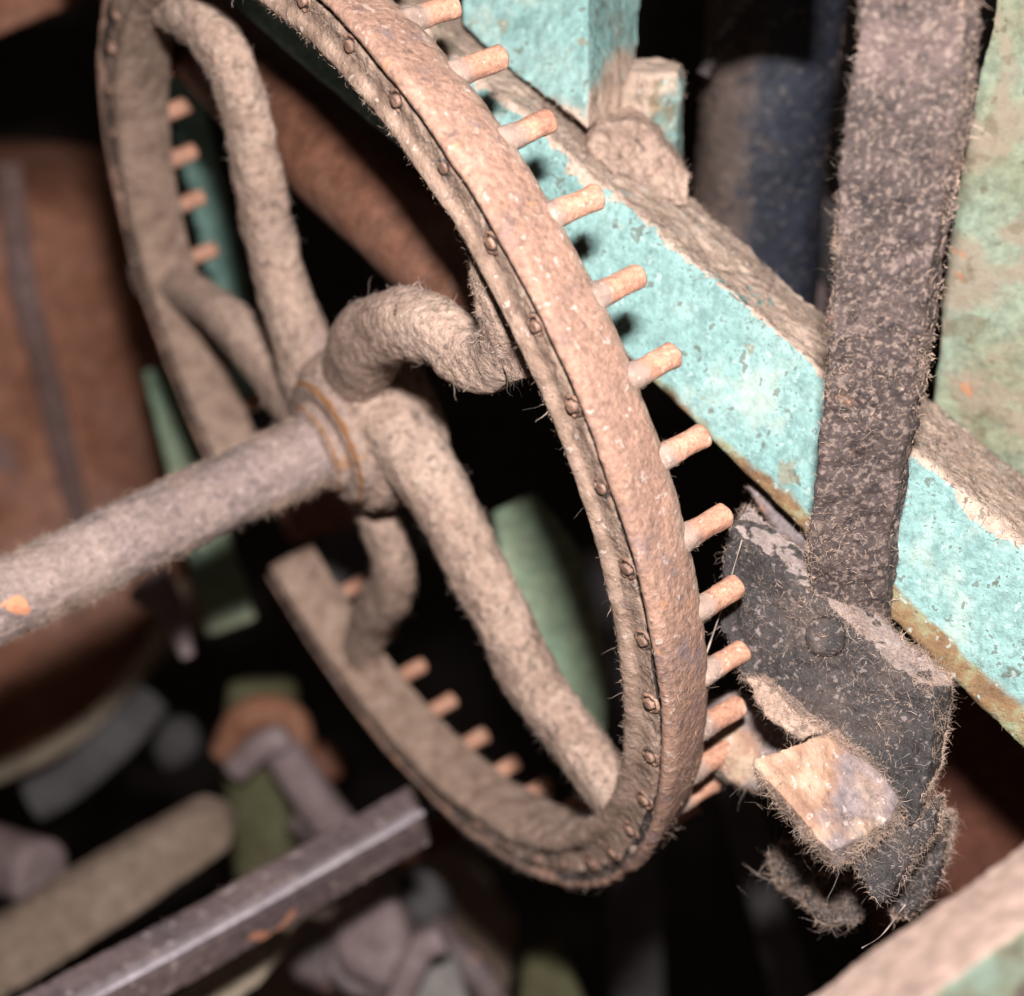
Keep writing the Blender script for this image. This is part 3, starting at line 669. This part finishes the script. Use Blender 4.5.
# bright rusted tab turned towards the camera
v, f = slab([(753, 759, 2.66), (800, 742, 2.70), (838, 727, 2.76), (868, 758, 2.745), (900, 800, 2.72), (893, 816, 2.70), (862, 838, 2.66), (832, 853, 2.62), (812, 828, 2.62), (780, 793, 2.64)], (0.010, -0.034, -0.040))
v, q = remesh(v, f, 0.004, 3)
build('tab', v, q, [M['tan'], M['lint'], M['lint_dark'], M['lint_pale']], AB, attrs={'rust': lambda v, n: np.clip(1.05 - np.linalg.norm((v - K(796, 772, 2.68)) * [1, 1, 0.4], axis=1) / 0.19 + 0.35 * noise(v, 14, 3, 8), 0, 1)}, disp=[(0.014, 9, 4, 211), (0.005, 45, 3, 212)],
    lint=[(2500, 0.014, 0.0012, 0.2, 1.4), (2200, 0.034, 0.0014, 0.4, 1.8, lambda v, n: (np.abs(n[:, 2]) < 0.6) * 1.0), (120, 0.06, 0.0013, 0.5, 1.6, lambda v, n: (np.abs(n[:, 2]) < 0.6) * 1.0, 3)])['label'] = 'tan rusted tab bent towards the front'
v, f = slab([(700, 705, 3.08), (742, 688, 3.08), (800, 728, 3.0), (815, 742, 2.96), (764, 762, 3.0), (756, 792, 3.02), (728, 778, 3.05), (703, 752, 3.07)], (0.006, -0.012, -0.03))
v, q = remesh(v, f, 0.004, 3)
build('flange', v, q, [M['tan'], M['lint'], M['lint_dark'], M['lint_pale']], AB, attrs={'rust': lambda v, n: np.clip(1.15 - np.linalg.norm((v - K(728, 752, 3.05)) * [1, 1, 0.4], axis=1) / 0.090, 0, 1)}, disp=[(0.006, 10, 3, 221), (0.004, 45, 3, 222)], lint=[(1400, 0.018, 0.0013, 0.3, 1.4), (250, 0.05, 0.0014, 0.5, 1.6, None, 3)])
v, f = slab([(742, 676, 2.82), (760, 678, 2.80), (800, 715, 2.77), (826, 733, 2.75), (800, 742, 2.76), (765, 716, 2.79)], (0.02, 0, -0.06)); v, q = remesh(v, f, 0.0045, 5)
build('weld', v, q, [M['felt'], M['lint'], M['lint_dark']], AB, disp=[(0.012, 16, 3, 226), (0.006, 45, 3, 227)], lint=[(1400, 0.02, 0.0013, 0.3, 1.4), (700, 0.03, 0.0014, 0.2, 1.4, None, 2)])
# round boss on the plate's face
v, q = tube(spline([K(826, 636, 2.80), K(827, 635, 2.81), K(831, 631, 2.86)], 12), 0.034, up=(0, 1, 0), nseg=48)
build('stud', v, q, [M['black'], M['lint']], AB, disp=[(0.003, 30, 3, 231)], dust=lambda v, n: 0.3 + 0.5 * np.clip(n[:, 0], 0, 1), lint=[(350, 0.02, 0.0012, 0.2, 1.2)])
# lower lug
v, f = slab([(846, 858, 2.74), (900, 822, 2.76), (938, 800, 2.76), (934, 835, 2.75), (905, 872, 2.74), (884, 905, 2.73), (868, 896, 2.73)], (0.03, 0.01, -0.05)); v, q = remesh(v, f, 0.0045, 3)
build('lug', v, q, [M['black'], M['lint'], M['lint_dark'], M['lint_pale']], AB, disp=[(0.008, 12, 3, 241), (0.005, 50, 3, 242)], dust=lambda v, n: 0.62 + 0 * v[:, 0],
    lint=[(3200, 0.020, 0.0013, 0.3, 1.4), (160, 0.055, 0.0014, 0.5, 1.5, None, 3)])
v, f = slab([(925, 820, 2.90), (944, 822, 2.90), (942, 870, 2.90), (918, 910, 2.90), (890, 922, 2.90), (905, 870, 2.90)], (0.03, 0.01, -0.05)); v, q = remesh(v, f, 0.0045, 4)
build('lug', v, q, [M['black'], M['lint'], M['lint_dark'], M['lint_pale']], AB, disp=[(0.012, 12, 3, 251), (0.006, 50, 3, 252)], dust=lambda v, n: 0.62 + 0 * v[:, 0],
    lint=[(2500, 0.022, 0.0013, 0.35, 1.4), (130, 0.055, 0.0014, 0.5, 1.5, None, 3)])
# dangling clumps of lint
def clump(x, y, d, r, n, seed, label):
    rs = random.Random(seed); L = []
    for k in range(11):
        a = k * 2 * math.pi / 11; q_ = r * rs.uniform(0.45, 1.25); L.append((x + q_ * math.cos(a) * 1.2, y + q_ * math.sin(a) * 0.85 + q_ * math.cos(a) * 0.5, d + rs.uniform(-0.02, 0.02)))
    v, f = slab(L, (0.01, 0.0, -0.03)); v, q = remesh(v, f, 0.0045, 3)
    ob = build('lint_clump', v, q, [M['black'], M['lint'], M['lint_dark'], M['lint_pale']], disp=[(0.016, 16, 3, seed), (0.01, 45, 3, seed + 1)],
        lint=[(n * 2, 0.024, 0.0014, 0.35, 1.8), (n // 20, 0.07, 0.0015, 0.6, 1.5, None, 3)], dust=lambda v, n: 0.66 + 0.1 * noise(v, 20, 2, 3))
    tag(ob, label, 'lint clump', 'lint clumps hanging below the bracket')
clump(785, 866, 3.05, 27, 900, 261, 'small ragged grey lint clump hanging in the dark just below the tan tab')
clump(830, 898, 2.98, 27, 1100, 271, 'larger ragged lint clump hanging in the dark left of the lower lug')

def strand(a, b, sag, label):
    P = spline([K(*a), (K(*a) + K(*b)) / 2 - UPK * sag, K(*b)], 40)
    v, q = tube(P, 0.0011, up=(0.2, 0.1, 1), nseg=6)
    tag(build('cobweb_strand', v, q, [M['lint_pale']], disp=[(0.002, 30, 2, 7)]), label, 'cobweb', 'cobweb strands beside the bracket')
strand((742, 540, 2.80), (706, 655, 2.86), 0.01, 'fine cobweb strand hanging from a pin tip beside the black bracket')
strand((905, 905, 2.74), (862, 948, 2.78), 0.02, 'fine cobweb strand trailing below the lowest lug of the bracket')

# brown rusty strip below the beam near the strap
v, f = slab([(744, 484, 3.02), (756, 488, 3.02), (812, 540, 2.98), (806, 554, 2.98), (775, 532, 3.0)], (0.02, 0, -0.06)); v, q = remesh(v, f, 0.005, 2)
build('lower_flange', v, q, [M['bar'], M['lint']], FB, disp=[(0.004, 18, 3, 281)], lint=[(800, 0.02, 0.0012, 0.3, 1.3)])

# ---------------------------------------------------------------- foreground rail
sec = []
for (x, y, d) in ((720, 1062, 2.08), (800, 1000, 2.10), (915, 918, 2.13), (1030, 835, 2.16), (1150, 745, 2.19)):
    a = K(x, y, d); up = np.array([0.04, 0.02, -0.10]); b_ = K(x + 45, y + 54, d - 0.16)
    sec.append([a, b_, b_ + np.array([0.0, -0.17, -0.03]), a + np.array([0.02, -0.22, -0.03])])
vv = np.array(sec).reshape(-1, 3); ff = [(3, 2, 1, 0), (16, 17, 18, 19)]
for i_ in range(4):
    for k in range(4): ff.append((i_ * 4 + k, i_ * 4 + (k + 1) % 4, i_ * 4 + 4 + (k + 1) % 4, i_ * 4 + 4 + k))
v, q = remesh(vv, ff, 0.006, 3)
nup = np.cross(sec[2][1] - sec[2][0], sec[3][0] - sec[2][0]); nup /= np.linalg.norm(nup)
if nup @ UPK < 0: nup = -nup
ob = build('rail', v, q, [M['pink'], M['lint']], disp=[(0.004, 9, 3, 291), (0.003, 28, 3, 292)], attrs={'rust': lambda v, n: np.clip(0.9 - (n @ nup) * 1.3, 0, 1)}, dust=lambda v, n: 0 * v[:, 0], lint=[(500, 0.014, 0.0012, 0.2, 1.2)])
tag(ob, 'pinkish rusty flat rail crossing the lower right corner closest to the camera, out of focus', 'rail')

# ---------------------------------------------------------------- things further back
def solid(name, v, f, m, label, cat, vox=0.012, sm=3, seed=300, amp=0.006, parent=None, group=None):
    v, q = remesh(v, f, vox, sm * 5)
    ob = build(name, v, q, [m], parent, disp=[(amp, 5, 3, seed), (amp * 0.5, 20, 3, seed + 1)])
    if parent is None: tag(ob, label, cat, group)
    return ob
# navy tank with a thin rod beside it
T1 = empty('tank', K(760, 330, 3.9))
tag(T1, 'dark navy round tank, dusty, standing behind the turquoise beam left of the dark strap', 'tank')
v, q = tube(spline([K(782, -60, 3.5), K(768, 80, 3.64), K(757, 220, 3.78), K(748, 380, 3.95)], 150), 0.143 * np.ones(150), up=(0, 0, 1), nseg=120)
build('body', v, q, [M['navy'], M['lint']], T1, disp=[(0.006, 6, 3, 301), (0.004, 30, 3, 302)], dust=lambda v, n: np.clip(0.42 - 0.42 * n[:, 0], 0, 1), lint=[(3500, 0.018, 0.0014, 0.25, 1.2)])
v, q = tube(spline([K(704, 74, 3.45), K(716, 50, 3.44), K(740, 15, 3.42), K(762, -30, 3.4)], 60), 0.016, up=(0, 0, 1), nseg=24)
build('handle', v, q, [M['black']], T1, disp=[(0.003, 20, 3, 311)])
v, q = tube(spline([K(842, -60, 3.5), K(833, 70, 3.6), K(815, 210, 3.7), K(800, 330, 3.8)], 80), 0.0065, up=(0, 0, 1), nseg=16)
ob = build('thin_rod', v, q, [M['greybrown']], disp=[(0.002, 20, 3, 321)]); tag(ob, 'thin upright metal rod between the navy tank and the dark strap', 'rod')
v, f = slab([(792, 300, 3.9), (806, 282, 3.9), (822, 270, 3.9), (835, 300, 3.9), (820, 330, 3.9)], (0, 0, -0.1))
solid('fitting', v, f, M['mauve'], 'small pinkish dusty fitting low in the gap between tank and dark strap', 'fitting', seed=330)
v, f = slab([(812, 190, 4.3), (850, 200, 4.3), (850, 300, 4.4), (815, 280, 4.4)], (0, 0, -0.1))
solid('bracket_plate', v, f, M['grey'], 'dark grey plate deep in the gap right of the navy tank', 'plate', seed=335)

v, f = slab([(662, -420, 2.62), (846, -420, 2.62), (846, -12, 2.62), (780, -22, 2.62), (662, -6, 2.62)], (0.0, 0.02, -0.06))  # unseen plate added above the frame to cast shade on the tank top
solid('shade_plate', v, f, M['black'], 'black plate added out of view above the navy tank to shade its top', 'plate', seed=338)
# rusty drum at the left
D1 = empty('drum', K(20, 800, 5.6))
tag(D1, 'big rust brown drum with a rolled bottom rim at the left edge behind the shaft', 'drum')
v, q = tube(spline([K(-46, 225, 6.1), K(-38, 300, 6.2), K(-22, 430, 6.4), K(-8, 600, 6.6)], 100), 0.73, up=(0, 0, 1), nseg=120)
build('body', v, q, [M['brown']], D1, disp=[(0.012, 3, 3, 341)])
v, q = tube(spline([K(-4, 570, 6.55), K(2, 640, 6.6), K(6, 700, 6.62)], 60), np.r_[np.linspace(0.74, 0.68, 30), np.linspace(0.68, 0.50, 30)], up=(0, 0, 1), nseg=120)
build('bowl', v, q, [M['brown']], D1, disp=[(0.012, 3, 3, 342)])
arc = [K(-60, 790, 6.0), K(0, 772, 5.95), (K(60, 744, 5.95)), K(110, 705, 6.0), K(150, 650, 6.2), K(163, 610, 6.4)]
v, q = tube(spline(arc, 80), 0.035, up=(0, 0, 1), nseg=24)
build('rolled_rim', v, q, [M['tanfar']], D1, disp=[(0.005, 9, 3, 345)])
v, q = tube(spline([K(8, 165, 5.42), K(24, 290, 5.5), K(50, 390, 5.65), K(78, 520, 5.9)], 60), 0.045, 0.02, up=(0, 0, 1), nseg=24)
build('strip', v, q, [M['bluegrey']], D1, disp=[(0.004, 9, 3, 346)])

v, f = slab([(-60, -60, 5.0), (110, -60, 5.0), (78, 2, 5.0), (-60, 62, 5.0)], (0, 0.2, -0.4)); solid('cross_beam', v, f, M['brown'], 'brown rusty beam end in the top left corner', 'beam', seed=350)
# rusty pipe running down to the right behind the wheel
v, q = tube(spline([K(110, -50, 4.1), K(214, 48, 3.78), K(300, 128, 3.52), K(385, 204, 3.33), K(480, 290, 3.18)], 110), 0.106, up=(0, 0, 1), nseg=96)
ob = build('pipe', v, q, [M['pipe']], disp=[(0.008, 4, 3, 361)]); tag(ob, 'thick rust brown pipe sloping down to the right between upper spoke and ring', 'pipe')

def curved(name, pts, r, flat, m, label, cat, seed, group=None):
    P = spline([K(*p) for p in pts], 90); rad = np.interp(np.linspace(0, 1, 90), np.linspace(0, 1, len(r)), r)
    v, q = tube(P, rad, rad * flat, up=(0, 0, 1), nseg=48, power=3)
    ob = build(name, v, q, [m], disp=[(0.006, 7, 3, seed), (0.003, 25, 2, seed + 1)]); tag(ob, label, cat, 'curved green bars behind the wheel'); return ob
curved('curved_bar', [(140, -40, 4.9), (172, 40, 4.9), (190, 120, 4.9), (212, 220, 4.9), (232, 310, 4.9), (236, 400, 4.9)], [0.05] * 2, 0.5, M['far_teal'], 'dark teal curved bar seen through the pins at the left of the wheel', 'bar', 371)
curved('curved_bar', [(160, 370, 5.2), (182, 450, 5.2), (206, 535, 5.2), (224, 600, 5.2), (232, 624, 5.2)], [0.05, 0.06, 0.075, 0.08], 0.5, M['far_green'], 'pale green curved bar ending just below the shaft', 'bar', 381)
curved('curved_bar', [(514, 505, 4.2), (538, 560, 4.2), (562, 630, 4.2), (576, 690, 4.2), (578, 760, 4.2)], [0.06, 0.10, 0.09, 0.08, 0.06], 0.4, M['far_green'], 'broad pale green curved bar inside the ring, right of the lower spoke', 'bar', 391)

# square bar end, lower left
SB = empty('square_bar', K(430, 840, 4.0))
tag(SB, 'rusty square bar with a shiny edge pointing up to the right at the bottom left', 'bar')
def barsec(x, y, d, w_=1.0):
    a = K(x, y, d)            # upper back arris, then lit arris, then bottom
    return [a, a + np.array([0.025, -0.045, 0.05]) * w_, a + np.array([0.038, -0.078, 0.045]) * w_, a + np.array([0.055, -0.145, -0.01]) * w_, a + np.array([0.03, -0.08, -0.10]) * w_]
s0 = [barsec(-40, 1025, 3.45), barsec(180, 911, 3.7), barsec(408, 784, 4.02)]
vv = np.array(s0).reshape(-1, 3); ff = [(4, 3, 2, 1, 0), (10, 11, 12, 13, 14)]
for i_ in range(2):
    for k in range(5): ff.append((i_ * 5 + k, i_ * 5 + (k + 1) % 5, i_ * 5 + 5 + (k + 1) % 5, i_ * 5 + 5 + k))
v, q = remesh(vv, ff, 0.006, 2)
build('body', v, q, [M['bar'], M['lint']], SB, disp=[(0.004, 8, 3, 401), (0.003, 30, 3, 402)], lint=[(1500, 0.016, 0.0013, 0.3, 1.2)])
e0 = [s[1] * 0.5 + s[2] * 0.5 + np.array([0, 0.004, 0.004]) for s in s0]
v, q = tube(spline(e0, 120), 0.020, 0.009, up=(0, 1, 0), nseg=24); build('worn_edge', v, q, [M['baredge']], SB, disp=[(0.003, 20, 3, 405)])

v, f = slab([(-60, 965, 4.7), (80, 878, 4.8), (195, 812, 4.9), (226, 822, 4.9), (234, 850, 4.9), (130, 925, 4.8), (0, 1005, 4.7), (-60, 1040, 4.7)], (0, 0.05, -0.12))
solid('flat_bar', v, f, M['greybrown'], 'broad grey-brown flat bar with a rounded end behind the square bar', 'bar', seed=411)
v, f = slab([(120, 1040, 4.2), (200, 980, 4.3), (275, 932, 4.4), (292, 945, 4.4), (262, 985, 4.3), (200, 1040, 4.2)], (0, 0.0, -0.12))
solid('offcut', v, f, M['tanfar'], 'pale tan metal strip below the square bar near the bottom edge', 'strip', seed=421)
# round rod end at the left edge
v, q = tube(spline([K(-90, 830, 5.4), K(-30, 850, 5.2), K(38, 872, 5.0)], 50), 0.098, up=(0, 0, 1), nseg=48)
ob = build('round_rod', v, q, [M['mauve']], disp=[(0.006, 8, 3, 431)]); tag(ob, 'blunt round rod end sticking in from the left edge below the drum', 'rod')
v, q = tube(spline([K(34, 800, 5.6), K(70, 780, 5.6), K(120, 735, 5.6), K(150, 700, 5.7)], 50), 0.07, 0.04, up=(0, 0, 1), nseg=32)
ob = build('lever', v, q, [M['grey']], disp=[(0.006, 8, 3, 441)]); tag(ob, 'grey-brown curved lever directly under the rim of the drum', 'lever')
v, q = tube(spline([K(168, 765, 6.4), K(178, 740, 6.4), K(190, 722, 6.4)], 40), 0.09 * np.sqrt(1 - np.linspace(-0.95, 0.95, 40) ** 2), up=(0, 0, 1), nseg=32)
ob = build('knob', v, q, [M['grey']], disp=[(0.006, 8, 3, 451)]); tag(ob, 'dim grey knob left of the olive valve', 'knob')
v, q = tube(spline([K(150, 585, 5.0), K(170, 610, 5.0), K(188, 655, 5.0)], 40), [*np.linspace(0.07, 0.02, 40)], up=(0, 0, 1), nseg=32)
ob = build('spike', v, q, [M['mauve']], disp=[(0.004, 8, 3, 455)]); tag(ob, 'pinkish tapered spike hanging under the shaft beside the drum', 'spike')
# valve
VV_ = empty('valve', K(265, 860, 5.5)); tag(VV_, 'olive and copper coloured valve with a pinkish side pipe, left of the ring', 'valve')
v, q = tube(spline([K(262, 690, 5.5), K(262, 770, 5.5), K(268, 870, 5.5)], 60), [*np.linspace(0.115, 0.125, 20), *np.linspace(0.13, 0.105, 40)], up=(0, 0, 1), nseg=40); build('body', v, q, [M['olive']], VV_, disp=[(0.005, 8, 3, 461)])
v, q = tube(spline([K(230, 752, 5.34), K(242, 724, 5.30), K(265, 712, 5.28), K(290, 722, 5.30), K(298, 748, 5.34)], 60), 0.06, up=(0, 0, 1), nseg=24); build('ring', v, q, [M['copper']], VV_, disp=[(0.004, 12, 3, 463)])
v, q = tube(spline([K(238, 768, 5.25), K(262, 745, 5.2), K(285, 738, 5.2)], 40), 0.045, up=(0, 0, 1), nseg=24); build('nut', v, q, [M['mauve']], VV_, disp=[(0.006, 12, 3, 465)])
v, q = tube(spline([K(280, 745, 5.3), K(312, 795, 5.2), K(352, 850, 5.1), K(380, 900, 5.0)], 60), 0.065, up=(0, 0, 1), nseg=32); build('side_pipe', v, q, [M['mauve']], VV_, disp=[(0.005, 12, 3, 467)])
# rods behind the hub
v, q = tube(spline([K(300, 600, 4.9), K(345, 562, 4.9), K(420, 520, 5.0)], 50), 0.075, up=(0, 0, 1), nseg=40)
ob = build('cross_rod', v, q, [M['grey']], disp=[(0.005, 9, 3, 471)]); tag(ob, 'short grey rod seen below the hub behind the lower left spoke', 'rod')
v, f = slab([(268, 500, 5.4), (350, 470, 5.4), (375, 520, 5.4), (290, 545, 5.4)], (0, 0, -0.1)); solid('small_plate', v, f, M['brown'], 'small brown plate in the gap directly below the shaft collar', 'plate', seed=475)
# lower bits
for (x, y, d, r, m, lab, sd) in ((385, 945, 4.9, 0.13, 'mauve', 'rusty pinkish round bolt head at the bottom, left of the greenish block', 481), (432, 905, 5.2, 0.085, 'grey', 'small grey bolt head under the left end of the ring bottom', 484),
                            (330, 960, 5.0, 0.10, 'bar', 'dark rusty bolt head at the bottom beside the pale tan strip', 487)):
    v, f = hexa(K(x, y, d), r, UPK * 0.5 + np.array([-0.3, 0.1, 0.8]), 0.14); solid('bolt_head', v, f, M[m], lab, 'bolt', seed=sd, group='bolt heads at the bottom')
v, f = slab([(392, 1020, 4.7), (412, 965, 4.8), (455, 955, 4.85), (475, 1020, 4.7)], (0, 0, -0.12)); solid('block', v, f, M['palegrey'], 'pale grey metal block at the bottom edge below the bolts', 'block', seed=491)
v, f = slab([(515, 1030, 4.9), (520, 965, 5.0), (560, 945, 5.0), (598, 1030, 4.9)], (0, 0, -0.14)); solid('wedge', v, f, M['olive'], 'olive green wedge at the bottom edge left of the grey upright bar', 'wedge', seed=495)
v, q = tube(spline([K(600, 560, 5.6), K(615, 700, 5.8), K(632, 880, 6.0), K(640, 1080, 6.2)], 80), 0.10, 0.06, up=(0, 0, 1), nseg=32)
ob = build('upright_bar', v, q, [M['grey']], disp=[(0.006, 8, 3, 501)]); tag(ob, 'grey upright bar in the dark below the bottom of the ring', 'bar')
for (P_, r0, m, nm, lab, cat, sd) in (
    ([(300, 820, 5.3), (380, 880, 5.2), (470, 965, 5.0), (500, 1010, 5.0)], 0.045, 'bar', 'thin_rod', 'thin dim rod sloping down to the right under the ring bottom', 'rod', 521),
    ([(20, 700, 6.6), (110, 660, 6.5), (200, 600, 6.4)], 0.11, 'greybrown', 'arm', 'dim grey-brown arm crossing low behind the drum', 'arm', 524),
    ([(310, 880, 5.6), (400, 850, 5.6), (520, 800, 5.6)], 0.05, 'darkbrown', 'brown_rod', 'dark brown rod level behind the bottom of the ring', 'rod', 527),
    ([(60, 900, 6.2), (170, 850, 6.2), (330, 760, 6.2)], 0.07, 'brown', 'brown_rod', 'rust brown rod deep behind the broad flat bar', 'rod', 530),
    ([(800, 1020, 5.0), (760, 880, 5.2), (735, 780, 5.4)], 0.06, 'grey', 'lean_rod', 'dim grey leaning rod in the black gap right of the ring bottom', 'rod', 533),
    ([(395, 1010, 4.6), (420, 950, 4.6), (440, 940, 4.6)], 0.04, 'mauve', 'stub', 'small pinkish stub catching the light at the bottom edge', 'rod', 536)):
    v, q = tube(spline([K(*p) for p in P_], 70), r0, up=(0, 0, 1), nseg=32)
    tag(build(nm, v, q, [M[m]], disp=[(0.006, 8, 3, sd), (0.003, 30, 2, sd + 1)]), lab, cat)
# coiled ring of a bolt washer at the bottom
a_ = np.linspace(0, 2 * np.pi, 60); c_ = K(372, 958, 4.8)
v, q = tube(np.stack([c_[0] + 0.115 * np.cos(a_), c_[1] + 0.095 * np.sin(a_), c_[2] + 0.03 * np.cos(a_)], 1), 0.026, up=(0.2, 0.3, 1), nseg=24, cap=False)
tag(build('washer', v, q, [M['bar']], disp=[(0.004, 12, 3, 541)]), 'rusty washer ring round the pinkish bolt head at the bottom', 'washer')
v, f = slab([(270, 905, 6.2), (330, 850, 6.3), (470, 870, 6.3), (520, 930, 6.2), (500, 1060, 6.0), (250, 1060, 6.0)], (0, 0, -0.3))
solid('casting', v, f, M['greybrown'], 'dim brown casting filling the bottom behind the bolt heads', 'casting', seed=551, amp=0.03)
v, f = slab([(880, 740, 3.9), (960, 690, 3.9), (1120, 740, 3.8), (1120, 960, 3.8), (880, 960, 3.9)], (0, 0, -0.1)); solid('back_plate', v, f, M['darkbrown'], 'dark rust brown plate at the lower right behind the black bracket', 'plate', seed=505)

for o in bpy.data.objects:
    if '_org' in o.keys(): del o['_org']
